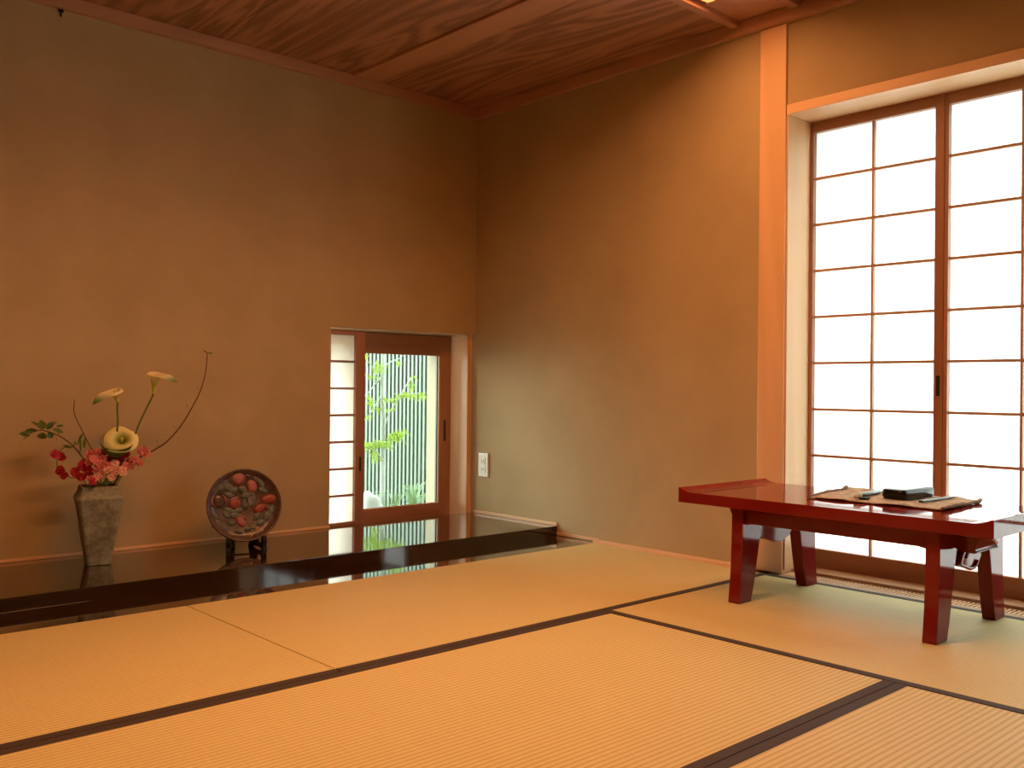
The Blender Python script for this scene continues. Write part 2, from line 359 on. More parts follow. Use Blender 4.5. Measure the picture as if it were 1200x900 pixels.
# ------------------------------------------------------------------ floor strip by the large window
tag(box('sill_plank', 3.318, 3.52, -.16, 1.972, -.05, .012, 'sill', bevel=.001), 'reddish wooden plank below the paper window screens', 'sill')
t = thing('floor_grille', (3.26, .9, -.05), 'wooden slotted grille in the floor between mat and window', 'grille')
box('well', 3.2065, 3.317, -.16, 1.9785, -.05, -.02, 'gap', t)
bm = bmesh.new(); bx(bm, 3.2065, 3.242, -.16, 1.978, -.018, .001); bx(bm, 3.306, 3.317, -.16, 1.978, -.018, .001)
obj('grille_frame', bm, 'sill', t)
bm = bmesh.new(); k = 1.93
while k > -.15:
    bx(bm, 3.242, 3.306, k, k+.0066, -.016, .001); k -= .0145
bx(bm, 3.242, 3.306, 1.937, 1.978, -.016, .001)
o = obj('grille_bars', bm, 'hinoki_x', t); o['kind'] = 'stuff'

# ------------------------------------------------------------------ large shoji screens
XS = 3.42
def shoji_big(y1, label):
    y0 = y1-.5315; zs = [1.751-.185*k for k in range(10)]
    t = thing('shoji_screen', (XS+.015, (y0+y1)/2, .012), label, 'screen')
    L = y1-.014; R = y0+.0335
    box('stile', XS, XS+.03, L, y1, .012, 1.793, 'cedar_z', t, .0015)
    box('stile', XS, XS+.03, y0, R, .012, 1.793, 'cedar_z', t, .0015)
    box('top_rail', XS, XS+.03, R, L, 1.751, 1.793, 'cedar_y', t, .0015)
    box('bottom_rail', XS, XS+.03, R, L, .012, .086, 'cedar_y', t, .0015)
    mid = (L+R)/2-.004
    for k in range(1, 9):
        box('lattice_bar', XS+.008, XS+.022, R, L, zs[k]-.0052, zs[k]+.0052, 'lattice_y', t)
    box('lattice_bar', XS+.006, XS+.022, mid-.0045, mid+.0045, .086, 1.751, 'lattice_z', t)
    for k in range(9):
        for a, b in ((R, mid), (mid, L)):
            bm = bmesh.new(); v = [bm.verts.new(q) for q in ((XS+.0235, a, zs[k+1]), (XS+.0235, b, zs[k+1]), (XS+.0235, b, zs[k]), (XS+.0235, a, zs[k]))]; bm.faces.new(v)
            p = obj('paper_pane', bm, 'paper', t)
            if random.random() < .75:
                q = a+(b-a)*random.uniform(.15, .85)
                bm = bmesh.new(); v = [bm.verts.new(qq) for qq in ((XS+.0241, q, zs[k+1]), (XS+.0241, q+.0022, zs[k+1]), (XS+.0241, q+.0022, zs[k]), (XS+.0241, q, zs[k]))]; bm.faces.new(v)
                obj('paper_overlap', bm, 'paper', p)
    return t
t = shoji_big(1.9715, 'tall paper lattice screen beside the post, with a finger pull on its right stile')
box('finger_pull', XS-.001, XS+.002, 1.450, 1.464, .70, .775, 'metal', t, .002)
shoji_big(1.4385, 'tall paper lattice screen at the right edge of the photo')
shoji_big(.9055, 'tall paper lattice screen outside the frame, third from the post')
shoji_big(.3725, 'tall paper lattice screen outside the frame, fourth from the post')

# ------------------------------------------------------------------ low window: paper screen and glazed sliding door
t = thing('shoji_screen', (2.45, 3.885, .0115), 'small narrow paper lattice screen in the low window', 'screen')
yS = 3.872
box('stile', 2.515, 2.566, yS, yS+.03, .0115, .985, 'cedar_z', t, .0015)
box('stile', 2.02, 2.05, yS, yS+.03, .0115, .985, 'cedar_z', t, .0015)
box('top_rail', 2.05, 2.515, yS, yS+.03, .962, .985, 'cedar_x', t, .0015)
box('bottom_rail', 2.05, 2.515, yS, yS+.03, .0115, .058, 'cedar_x', t, .0015)
zz = [.962, .834, .704, .575, .445, .315, .186, .058]
for z in zz[1:-1]: box('lattice_bar', 2.05, 2.515, yS+.006, yS+.02, z-.0055, z+.0055, 'cedar_x', t)
for a, b in zip(zz, zz[1:]):
    bm = bmesh.new(); v = [bm.verts.new(q) for q in ((2.05, yS+.0215, b), (2.515, yS+.0215, b), (2.515, yS+.0215, a), (2.05, yS+.0215, a))]; bm.faces.new(v)
    obj('paper_pane', bm, 'paper_warm', t)
box('finger_pull', 2.537, 2.549, yS-.001, yS+.002, .30, .37, 'metal', t, .002)
t = thing('glazed_sliding_door', (2.8, 4.03, .0115), 'small sliding door with a clear pane looking onto the garden', 'door')
y0, y1 = 4.015, 4.045
box('stile', 3.146, 3.2175, y0, y1, .0115, .990, 'cedar_z', t, .0015)
box('stile', 2.45, 2.52, y0, y1, .0115, .990, 'cedar_z', t, .0015)
box('top_rail', 2.52, 3.146, y0, y1, .884, .990, 'cedar_x', t, .0015)
box('bottom_rail', 2.52, 3.146, y0, y1, .0115, .086, 'cedar_x', t, .0015)
box('glass_pane', 2.522, 3.144, 4.030, 4.034, .088, .882, 'glass', t)
bm = bmesh.new(); bx(bm, 3.1405, 3.1455, 4.022, 4.0295, .0865, .8835); bx(bm, 2.52, 3.14, 4.022, 4.0295, .0865, .0905)
obj('glazing_bead', bm, 'hinoki_z', t)
box('rubber_seal', 3.1365, 3.1455, 4.0345, 4.044, .0865, .8835, 'slot', t)
box('finger_pull', 3.172, 3.186, y0-.001, y0+.002, .42, .535, 'metal', t, .003)

# ------------------------------------------------------------------ ceiling light, hook, socket
def trough(x0, x1, y0, y1, label, z=HC, mt='lamp'):
    t = thing('ceiling_light', ((x0+x1)/2, (y0+y1)/2, z), label, 'light')
    box('diffuser', x0+.006, x1-.006, y0+.006, y1-.006, z+.046, z+.052, mt, t)

    bm = bmesh.new(); bx(bm, x0, x1, y0, y0+.006, z-.004, z+.058); bx(bm, x0, x1, y1-.006, y1, z-.004, z+.058)
    bx(bm, x0, x0+.006, y0+.006, y1-.006, z-.004, z+.058); bx(bm, x1-.006, x1, y0+.006, y1-.006, z-.004, z+.058)
    obj('light_frame', bm, 'ceil_trim_x', t)
trough(2.05, 2.972, 1.955, 2.156, 'glowing recessed ceiling light at the top edge of the photo', mt='lamp_dim')
trough(.40, 1.90, 1.62, 1.88, 'added ceiling light outside the frame, brightening the middle of the room', HC-.058)  # unseen lamp, added to brighten the mats and back wall
bm = bmesh.new(); tube(bm, [(1.137, Y-.006, 2.156), (1.137, Y-.007, 2.128)], .0035, 8); bx(bm, 1.128, 1.146, Y-.012, Y-.001, 2.146, 2.1545)
tag(obj('picture_hook', bm, 'black_matte'), 'tiny black hook under the ceiling trim on the left wall', 'hook')
t = thing('wall_socket', (X, 3.763, .242), 'small ivory double socket plate low on the right wall', 'socket')
box('plate', X-.0085, X-.0003, 3.724, 3.802, .242, .367, 'plastic', t, .003)
for z in (.282, .307+.018):
    f = box('socket_face', X-.0115, X-.008, 3.744, 3.782, z-.018, z+.018, 'plastic', t, .0015)
    for yy in (3.755, 3.769): box('slot', X-.0121, X-.0112, yy, yy+.003, z-.007, z+.006, 'slot', f)

# ------------------------------------------------------------------ red lacquered table
t = thing('low_table', (2.924, 1.49, 0), 'low red lacquered table with upturned ends, in front of the window', 'table')
TX0, TX1, TY0, TY1 = 2.652, 3.196, .978, 2.028
prof = [(TY0, .3205), (TY0, .372), (TY0+.006, .3725), (TY0+.014, .3685), (TY0+.028, .3625), (TY0+.045, .3590), (TY0+.062, .358),
        (TY1-.062, .358), (TY1-.045, .3590), (TY1-.028, .3625), (TY1-.014, .3685), (TY1-.006, .3725), (TY1, .372), (TY1, .3205)]
bm = bmesh.new(); prism(bm, prof, lambda a, b, s: (s, a, b), TX0, TX1)
obj('tabletop', bm, 'red', t, bevel=.0016)
outer = [(0, 2.671), (.05, 2.677), (.1, 2.683), (.2, 2.688), (.3205, 2.690)]
inner = [(.3205, 2.835), (.29, 2.822), (.25, 2.806), (.2, 2.793), (.15, 2.783), (.1, 2.772), (.05, 2.760), (0, 2.744)]
XC = 2.924
for sgn in (1, -1):
    for ya, yb in ((1.136, 1.178), (1.788, 1.832)):
        pl = [(x_ if sgn == 1 else 2*XC-x_, z_) for z_, x_ in outer+inner]
        bm = bmesh.new(); prism(bm, pl, lambda a, b, s: (a, s, b), ya, yb); obj('leg', bm, 'red', t, bevel=.003)
for xa in (2.704, 3.124):
    bm = bmesh.new()
    prism(bm, [(1.178, .3205), (1.788, .3205), (1.788, .262), (1.76, .267), (1.206, .267), (1.178, .262)], lambda a, b, s: (s, a, b), xa, xa+.02)
    obj('apron', bm, 'red', t, bevel=.0015)
def end_panel(yc, out):
    # pierced end panel between the legs, pointed below
    pl = [(2.80, .3205), (3.048, .3205), (3.04, .235), (3.005, .196), (2.955, .178), (2.93, .181), (2.80, .212)]
    bm = bmesh.new(); prism(bm, pl, lambda a, b, s: (a, s, b), yc-.007, yc+.007)
    p = obj('end_panel', bm, 'red', t, bevel=.002)
    # curled scroll carved on the panel
    sp = smooth_path([(2.835, yc+out*.012, .207), (2.848, yc+out*.012, .226), (2.868, yc+out*.012, .243), (2.893, yc+out*.012, .246), (2.900, yc+out*.012, .232), (2.889, yc+out*.012, .224)], 4)
    bm = bmesh.new(); n = len(sp); tube(bm, sp, [.012-.006*i/n for i in range(n)], 10)
    sp2 = smooth_path([(2.825, yc+out*.01, .209), (2.88, yc+out*.01, .197), (2.93, yc+out*.01, .184), (2.965, yc+out*.01, .186), (2.985, yc+out*.01, .202)], 4)
    tube(bm, sp2, [.0055]*len(sp2), 8)
    obj('scroll', bm, 'red', p, smooth=True)
    # rounded bracket under the overhang
    pl = [(.008, .3205), (.008, .285), (.016, .268), (.032, .258), (.052, .254), (.078, .253), (.086, .257), (.080, .263), (.092, .290), (.105, .3205)]
    bm = bmesh.new(); prism(bm, pl, lambda a, b, s_: (s_, yc+out*a, b), 2.785, 2.945)
    obj('bracket', bm, 'red', t, bevel=.002)
end_panel(1.157, -1); end_panel(1.810, 1)

# woven runner with frayed hems
C4 = [Vector((2.825, 1.625)), Vector((3.155, 1.662)), Vector((3.165, 1.205)), Vector((2.845, 1.195))]
bm = bmesh.new(); NX, NY = 26, 16; G = []
for i in range(NX+1):
    row = []
    for j in range(NY+1):
        a = i/NX; b = j/NY
        p = C4[0].lerp(C4[3], a).lerp(C4[1].lerp(C4[2], a), b)
        e = min(a, 1-a)*2; lift = .0035*math.sin(7*a+3*b)**2+.0015*math.sin(19*a-11*b)**2 + (.009*max(0, 1-abs(b-1)*6)*(.5+.5*math.sin(9*a+1)) if a < .3 or a > .75 else 0)
        jit = .003*math.sin(31*a)*(1 if j in (0, NY) else 0)
        row.append((p.x+jit, p.y+(.003*math.sin(27*b) if i in (0, NX) else 0), .3600+lift))
    G.append(row)
T = [[bm.verts.new((q[0], q[1], q[2]+.0022)) for q in r_] for r_ in G]; B = [[bm.verts.new(q) for q in r_] for r_ in G]
for i in range(NX):
    for j in range(NY):
        bm.faces.new((T[i][j], T[i][j+1], T[i+1][j+1], T[i+1][j])); bm.faces.new((B[i][j], B[i+1][j], B[i+1][j+1], B[i][j+1]))
for i in range(NX):
    bm.faces.new((T[i][0], T[i+1][0], B[i+1][0], B[i][0])); bm.faces.new((T[i][NY], B[i][NY], B[i+1][NY], T[i+1][NY]))
for j in range(NY):
    bm.faces.new((T[0][j], B[0][j], B[0][j+1], T[0][j+1])); bm.faces.new((T[NX][j], T[NX][j+1], B[NX][j+1], B[NX][j]))
rn = thing('table_runner', (2.99, 1.43, .358), 'brown woven straw runner lying on the red table', 'runner')
obj('woven_cloth', bm, 'straw', rn, smooth=True)
for ends in (0, NX):
    path = [Vector(G[ends][j]) + Vector((0, 0, .0035)) for j in range(0, NY+1)]
    bm = bmesh.new(); tube(bm, path, [.0045+.0028*random.random() for _ in path], 7); obj('rolled_hem', bm, 'fringe', rn, smooth=True)
# inkstone box
def rbox(bm, cx, cy, hx, hy, z0, z1, r, rot=0, n=6, top_r=.004):
    ring = []
    for qx, qy, a0 in ((1, 1, 0), (-1, 1, 90), (-1, -1, 180), (1, -1, 270)):
        for k in range(n+1):
            a = math.radians(a0+90*k/n); ring.append((qx*(hx-r)+r*math.cos(a), qy*(hy-r)+r*math.sin(a)))
    cr, sr = math.cos(rot), math.sin(rot)
    def layer(s, z): return [bm.verts.new((cx+(a*cr-b*sr)*1-(a*cr-b*sr)/max(hx, hy)*s, cy+(a*sr+b*cr)*1-(a*sr+b*cr)/max(hx, hy)*s, z)) for a, b in ring]
    prof = [(top_r*.7, z0), (0, z0+.003), (0, z1-top_r), (top_r*.3, z1-top_r*.3), (top_r, z1), (.03, z1+.0012)]
    L = [layer(s, z) for s, z in prof]
    for A, B_ in zip(L, L[1:]):
        for k in range(len(A)): bm.faces.new((A[k], A[(k+1) % len(A)], B_[(k+1) % len(A)], B_[k]))
    bm.faces.new(L[0][::-1]); bm.faces.new(L[-1])
ib = thing('inkstone_box', (3.05, 1.40, .364), 'rounded glossy black box on the woven runner', 'box')
bm = bmesh.new(); rbox(bm, 3.055, 1.395, .099, .0385, .3650, .3800, .017, -.06, 6, .001); obj('box_base', bm, 'black', ib, smooth=True)
bm = bmesh.new(); rbox(bm, 3.055, 1.395, .1022, .0417, .3700, .3985, .019, -.06, 6, .008); obj('box_lid', bm, 'black', ib, smooth=True)
# brush and stick
br = thing('writing_brush', (2.95, 1.49, .364), 'dark glossy brush with a pale tip, left of the black box', 'brush')
p0 = Vector((2.885, 1.488, .3735)); p1 = Vector((3.075, 1.506, .3735)); d = (p1-p0).normalized()
bm = bmesh.new(); tube(bm, [p0+d*.03, p0+d*.034, p1-d*.002, p1], [.006, .0078, .0078, .006], 12); obj('handle', bm, 'black', br, smooth=True)
bm = bmesh.new(); tube(bm, [p0+d*.012, p0+d*.030], [.0088, .0084], 12); obj('ferrule', bm, 'bamboo', br, smooth=True)
bm = bmesh.new(); tube(bm, [p0-d*.020, p0-d*.010, p0+d*.012], [.0008, .0058, .0080], 12); obj('bristles', bm, 'straw', br, smooth=True)
bm = bmesh.new(); tube(bm, [(2.880, 1.475, .368), (2.905, 1.455, .368)], .0045, 10)
tag(obj('brush_rest', bm, 'black', smooth=True), 'tiny black rest at the tip of the writing brush', 'rest')
bm = bmesh.new(); bx(bm, 2.94, 3.15, 1.288, 1.300, .3665, .3745)
for q in bm.verts: q.co.y += (q.co.x-3.04)*-.06
ss = thing('ink_stick', (3.04, 1.294, .365), 'slim dark green stick on the runner, right of the black box', 'stick')
obj('stick_body', bm, 'green_stick', ss, bevel=.0025)
bm = bmesh.new(); bx(bm, 2.9335, 2.9395, 1.2955, 1.3065, .3668, .3742); obj('end_cap', bm, 'metal', ss, bevel=.001)

# ------------------------------------------------------------------ plate on its stand
PC = on(1, 3.585, 286, 592)             # centre of the plate, leaning just above the platform
ps = thing('plate_stand', (PC.x-.005, 3.585, .044), 'small black folding wooden stand holding the carved plate', 'stand')
yaw = math.atan2(PC.x, PC.y)*.65        # turned a little towards the room
tilt = math.radians(14)
R0 = .1505
Rm = Matrix.Rotation(-yaw, 4, 'Z') @ Matrix.Rotation(math.radians(90)-tilt, 4, 'X')
def pl3(a, b, c): return PC + (Rm @ Vector((a, b, c)))        # a right, b up, c towards the viewer
for s in (-1, 1):
    fr_ = Matrix.Rotation(-yaw+s*.30, 4, 'Z')
    base = PC + (Matrix.Rotation(-yaw, 4, 'Z') @ Vector((s*.050, 0, 0))); base.z = .044
    def st(a, b, s2): q = base + (fr_ @ Vector((s2, a, 0))); return (q.x, q.y, .0445+b)
    # profile in the side view: a = towards wall (+), b = up
    zb = (PC.z-R0*math.cos(tilt))-.0445; ff = -R0*math.sin(tilt)
    poly = [(ff-.046, 0), (ff-.025, 0), (ff-.012, .008), (ff+.05, .008), (ff+.075, 0), (ff+.09, 0), (ff+.082, .022), (ff+.070, .06), (ff+.085, .15), (ff+.080, .165),
            (ff+.070, .15), (ff+.052, .06), (ff+.035, .032), (ff+.006, max(.01, zb-.010)), (ff-.020, max(.012, zb-.006)), (ff-.026, zb+.022), (ff-.036, zb+.026), (ff-.042, zb+.008), (ff-.038, .015)]
    bm = bmesh.new(); prism(bm, poly, st, -.009, .009); obj('easel_foot', bm, 'black_matte', ps, bevel=.0015)
bm = bmesh.new(); q0 = PC + (Matrix.Rotation(-yaw, 4, 'Z') @ Vector((-.05, .03, 0))); q1 = PC + (Matrix.Rotation(-yaw, 4, 'Z') @ Vector((.05, .03, 0)))
q0.z = q1.z = .075; tube(bm, [q0, q1], .004, 8); obj('cross_bar', bm, 'black_matte', ps, smooth=True)
pt = thing('decorative_plate', (PC.x, PC.y, PC.z-R0), 'round carved lacquer plate with pink fruit relief, propped upright', 'plate')
bm = bmesh.new(); prof = [(0, -.004), (.118, -.003), (.132, .003), (.143, .012), (.1485, .0145), (R0, .012), (R0, .008), (.140, -.004), (.125, -.012), (.06, -.014), (0, -.014)]
prof2 = prof; N = 72; rings = []
for r_, c_ in prof2:
    if r_ == 0: rings.append([bm.verts.new(pl3(0, 0, c_))]); continue
    rings.append([bm.verts.new(pl3(r_*math.cos(2*math.pi*k/N), r_*math.sin(2*math.pi*k/N), c_)) for k in range(N)])
for A, B_ in zip(rings, rings[1:]):
    for k in range(N):
        k2 = (k+1) % N
        if len(A) == 1: bm.faces.new((A[0], B_[k], B_[k2]))
        elif len(B_) == 1: bm.faces.new((A[k], B_[0], A[k2]))
        else: bm.faces.new((A[k], B_[k], B_[k2], A[k2]))
dish = obj('dish', bm, 'carved', pt, smooth=True)
def lump(bm, a, b, ra, rb, rot, h, cz=-.003, n=14, pt_=0):
    sn_ = lambda t_: math.sin(t_)*(abs(math.sin(t_))**pt_ if pt_ else 1)
    rr = []
    for k, (q, z) in enumerate(((1, 0), (.93, .45), (.75, .8), (.4, .98))):
        rr.append([bm.verts.new(pl3(a+(ra*q*math.cos(t_)*math.cos(rot)-rb*q*sn_(t_)*math.sin(rot)), b+(ra*q*math.cos(t_)*math.sin(rot)+rb*q*sn_(t_)*math.cos(rot)), cz+h*z)) for t_ in [2*math.pi*i/n for i in range(n)]])
    for A, B_ in zip(rr, rr[1:]):
        for k in range(n): bm.faces.new((A[k], A[(k+1) % n], B_[(k+1) % n], B_[k]))
    bm.faces.new(rr[-1])
def crescent(bm, a, b, r, a0, a1, wd, h):
    n = 12; A = []; B_ = []; Cc = []
    for i in range(n+1):
        t_ = math.radians(a0+(a1-a0)*i/n); wq = wd*math.sin(math.pi*(i+.6)/(n+1.2))
        A.append(bm.verts.new(pl3(a+(r-wq)*math.cos(t_), b+(r-wq)*math.sin(t_), -.003))); B_.append(bm.verts.new(pl3(a+r*math.cos(t_), b+r*math.sin(t_), -.003+h))); Cc.append(bm.verts.new(pl3(a+(r+wq)*math.cos(t_), b+(r+wq)*math.sin(t_), -.003)))
    for i in range(n):
        bm.faces.new((A[i], A[i+1], B_[i+1], B_[i])); bm.faces.new((B_[i], B_[i+1], Cc[i+1], Cc[i]))
k_ = R0/350
def pc(u, v): return ((u-437)*k_, (450-v)*k_)
for (u, v, ra, rb, rot, mt) in ((393, 185, 62, 68, 0, 'c_pink'), (515, 268, 48, 66, .2, 'c_pink'), (675, 400, 82, 46, .1, 'c_red'), (585, 485, 66, 42, .35, 'c_red'), (405, 600, 40, 66, .5, 'c_pink'), (205, 400, 55, 70, .3, 'carved'), (350, 430, 58, 50, .5, 'c_red')):
    a, b = pc(u, v); bm = bmesh.new(); lump(bm, a, b, ra*k_, rb*k_, rot, .0075); fo = obj('carved_fruit', bm, mt, pt, smooth=True)
    if mt == 'c_pink':
        bm = bmesh.new(); crescent(bm, a, b, .8*ra*k_, 200, 400, .004, .0098); obj('fruit_crescent', bm, 'c_red', fo, smooth=True)  # raised red crescent on each pink fruit
for (u, v, r_, a0, a1, wd) in ((200, 395, 62, 110, 265, 14), (205, 395, 58, -30, 75, 12), (372, 440, 60, 70, 190, 20), (400, 610, 55, 20, 120, 14), (110+320, 445, 55, -60, 60, 8)):
    a, b = pc(u, v); bm = bmesh.new(); crescent(bm, a, b, r_*k_, a0, a1, wd*k_, .012); obj('carved_petal', bm, 'c_pink', pt, smooth=True)
for (u, v, l_, wd, rot) in ((250, 225, 75, 30, .9), (300, 275, 70, 28, -.5), (220, 270, 60, 24, .4), (340, 300, 60, 26, .3), (430, 300, 55, 30, -.6), (300, 345, 65, 22, -.3), (470, 355, 85, 24, .15), (480, 430, 85, 20, 1.15), (520, 410, 80, 20, 1.3), (440, 430, 60, 18, 1.5), (300, 500, 75, 26, -.5), (350, 545, 70, 24, -.2), (270, 530, 60, 22, -.8), (380, 500, 60, 22, .2), (200, 620, 80, 20, -.9), (250, 660, 75, 20, -.85), (170, 540, 50, 20, -.9), (310, 620, 45, 18, -.6), (600, 240, 60, 22, -1.1), (620, 310, 60, 22, -.4), (560, 200, 50, 20, -.5), (650, 560, 70, 26, 1.0), (690, 510, 60, 22, 1.2), (560, 560, 60, 24, .8), (590, 620, 55, 20, .5), (470, 680, 50, 18, .4), (380, 700, 50, 18, -.3), (320, 170, 40, 18, .6), (480, 160, 40, 18, -.3)):
    a, b = pc(u, v); bm = bmesh.new(); lump(bm, a, b, l_*k_*.88, wd*k_*1.35, rot, .0045, n=16, pt_=.7); lf = obj('carved_leaf', bm, 'c_leaf', pt, smooth=True)
for (u, v, r_, a0, a1, wd) in ((240, 240, 60, 40, 170, 7), (290, 270, 75, 200, 300, 6), (330, 330, 50, 0, 110, 7), (480, 390, 70, 60, 150, 6), (510, 430, 80, 150, 230, 6), (300, 520, 80, 30, 120, 7), (330, 560, 60, 200, 330, 6), (230, 640, 90, 110, 190, 7), (620, 270, 80, 20, 110, 6), (640, 560, 70, 60, 160, 6), (560, 600, 90, 190, 270, 5), (450, 240, 50, 30, 150, 6), (420, 700, 80, 200, 320, 5)):
    a, b = pc(u, v); bm = bmesh.new(); crescent(bm, a, b, r_*k_, a0, a1, wd*k_, .0058); obj('carved_tendril', bm, 'c_leaf', pt, smooth=True)
for (u, v, l_, wd, rot) in ((600, 700, 26, 12, .8), (685, 660, 16, 16, 0), (550, 685, 30, 10, .9), (500, 745, 24, 9, 1.1), (650, 715, 22, 10, .5), (575, 735, 20, 8, .9)):
    a, b = pc(u, v); bm = bmesh.new(); lump(bm, a, b, l_*k_, wd*k_, rot, .006, n=10); obj('gold_fleck', bm, 'c_gold', pt, smooth=True)

# ------------------------------------------------------------------ vase
VC = Vector((1.222, 3.612, .0445)); va = -math.atan2(VC.x, VC.y)+math.radians(7)
vz = thing('flower_vase', VC, 'tall grey stoneware vase, square and tapering, holding flowers', 'vase')
ca, sa = math.cos(va), math.sin(va)
def sq(bm, h, z, r=.012, n=3, dx=0):
    ring = []
    for qx, qy, a0 in ((1, 1, 0), (-1, 1, 90), (-1, -1, 180), (1, -1, 270)):
        for k in range(n+1):
            a = math.radians(a0+90*k/n); px = qx*(h-r)+r*math.cos(a)+dx; py = qy*(h-r)+r*math.sin(a)
            wv = 1+.012*math.sin(37*z+qx*2+qy*3+k)
            ring.append(bm.verts.new((VC.x+(px*ca-py*sa)*wv, VC.y+(px*sa+py*ca)*wv, VC.z+z)))
    return ring
bm = bmesh.new()
lv = [(.041, 0), (.0425, .003), (.049, .05), (.0575, .11), (.065, .165), (.0725, .215), (.0775, .240), (.0795, .247), (.0785, .251), (.072, .262), (.066, .276), (.0635, .290), (.061, .293), (.057, .291), (.058, .27), (.067, .245), (.045, .06)]
Ls = [sq(bm, h, z) for h, z in lv]
for A, B_ in zip(Ls, Ls[1:]):
    for k in range(len(A)): bm.faces.new((A[k], A[(k+1) % len(A)], B_[(k+1) % len(A)], B_[k]))
bm.faces.new(Ls[0][::-1]); bm.faces.new(Ls[-1])
obj('vase_body', bm, 'stoneware', vz, bevel=.0015)

# ------------------------------------------------------------------ flowers (each stalk stands in the vase)
NV = Vector((VC.x, VC.y, 0)).normalized()      # horizontal direction camera -> vase, the bouquet spreads around this plane
def fp(u, v, dep=0):
    d = ray(u, v); k = (VC.dot(NV)+dep)/d.dot(NV)   # EYE is at x = y = 0
    return EYE + d*k
ROOT = VC + Vector((0, 0, .20))
def stalk_pts(pts, root=None): return smooth_path([root or ROOT] + pts, 5)
def leaf(bm, p, d, l, wd, up=Vector((0, 0, 1)), fold=.25):
    d = d.normalized(); s = d.cross(up)
    s = s.normalized() if s.length > .05 else d.orthogonal().normalized(); nn = s.cross(d)
    n = 5; A = []; C_ = []; B_ = []
    for i in range(n+1):
        t_ = i/n; ww = wd*math.sin(math.pi*min(1, t_*.92+.06))**.8; q = p+d*l*t_-nn*l*.25*t_*t_
        A.append(bm.verts.new(q+s*ww/2+nn*fold*ww)); C_.append(bm.verts.new(q)); B_.append(bm.verts.new(q-s*ww/2+nn*fold*ww))
    for i in range(n):
        bm.faces.new((A[i], A[i+1], C_[i+1], C_[i])); bm.faces.new((C_[i], C_[i+1], B_[i+1], B_[i]))
def calla(label, path, axis, tipdir, L, R, tip, colfn, curl=.35, pw=3.2, droop=0):
    """spathe: a funnel that flares and draws out to one pointed tip"""
    c0 = path[-1]; t = thing('calla_lily', path[0], label, 'flower')
    sp = smooth_path(path, 5); bm = bmesh.new(); tube(bm, sp, [.0038]*len(sp), 8); obj('stalk', bm, 'stem', t, smooth=True)
    ax = axis.normalized(); td = (tipdir - ax*tipdir.dot(ax)).normalized(); sd = ax.cross(td)
    bm = bmesh.new(); lay = bm.loops.layers.float_color.new('Col'); nu, nt = 40, 18; P = []; info = {}
    for i in range(nt+1):
        s = i/nt; row = []
        for j in range(nu):
            a = 2*math.pi*j/nu - math.pi; w_ = math.exp(-(a/.75)**2)
            r = .005+.012*s+(R-.017)*s**pw
            z = L*(1-(1-s)**1.25)
            if s > .7: z -= curl*R*((s-.7)/.3)**2*(1-w_*1.2)
            ext = w_*tip*max(0, (s-.55)/.45)**1.6
            r *= 1-.16*math.exp(-((abs(a)-math.pi)/.45)**2)*s
            rr = r+ext; zt = z+ext*.25-(ext*.9*max(0, s-.85)/.15*.45)
            zt -= droop*w_*max(0, (s-.72)/.28)**2
            q = c0 + ax*zt + td*math.cos(a)*rr + sd*math.sin(a)*r*(1+.04*math.sin(3*a+s*4))
            vv = bm.verts.new(q); row.append(vv); info[vv] = (s, a, w_)
        P.append(row)
    for i in range(nt):
        for j in range(nu):
            f = bm.faces.new((P[i][j], P[i][(j+1) % nu], P[i+1][(j+1) % nu], P[i+1][j]))
            for lp in f.loops: lp[lay] = (*colfn(*info[lp.vert]), 1)
    o = obj('spathe', bm, 'calla', t, smooth=True)
    bm = bmesh.new(); tube(bm, [c0+ax*L*.2, c0+ax*L*.5, c0+ax*L*.8, c0+ax*L*.84], [.004, .0055, .0045, .001], 8); obj('spadix', bm, 'spadix', t, smooth=True)
    return t
def mixc(a, b, k): k = max(0, min(1, k)); return tuple(a[i]*(1-k)+b[i]*k for i in range(3))
CRM = (.93, .84, .52); YG = (.58, .58, .09); GR = (.075, .19, .025)
def col_side(s, a, w_):
    c_ = mixc(YG, CRM, (s-.35)/.4); return mixc(c_, GR, w_*max(0, (s-.86)/.10))
def col_mid(s, a, w_):
    c_ = mixc((.30, .38, .06), (.90, .84, .38), (s-.55)/.35); return mixc(c_, GR, max(0, math.exp(-((a-.2)/1.0)**2)*(s-.82)/.16)*.9)
RG = RT.copy(); RG.z = 0; RG.normalize(); CAM = -NV; SIDE = Vector((NV.y, -NV.x, 0)); UZ = Vector((0, 0, 1))
rm = lambda: ROOT + Vector((random.uniform(-.015, .015), random.uniform(-.015, .015), 0))
calla('cream calla lily on the left, drooping towards the left', [rm(), fp(133, 530), fp(138, 497), fp(137.5, 482), fp(138, 471)], UZ*1.0-SIDE*.30+CAM*.32, -SIDE+CAM*.2, .056, .034, .054, col_side, .5, 2.4, .032)
calla('cream calla lily highest on the right, on a slanting green stalk', [rm(), fp(150, 530), fp(163, 497), fp(178, 466), fp(180, 461)], UZ*1.0+SIDE*.06+CAM*.28, SIDE+CAM*.2, .088, .034, .050, col_side, .35, 2.3, .030)
calla('large open green and cream calla lily facing the room, low in the middle', [rm(), fp(142, 552), fp(142, 535), fp(142, 522, .02)], CAM*1.0+UZ*.75+SIDE*.05, -UZ*1.0-SIDE*.55, .060, .060, .020, col_mid, .28)
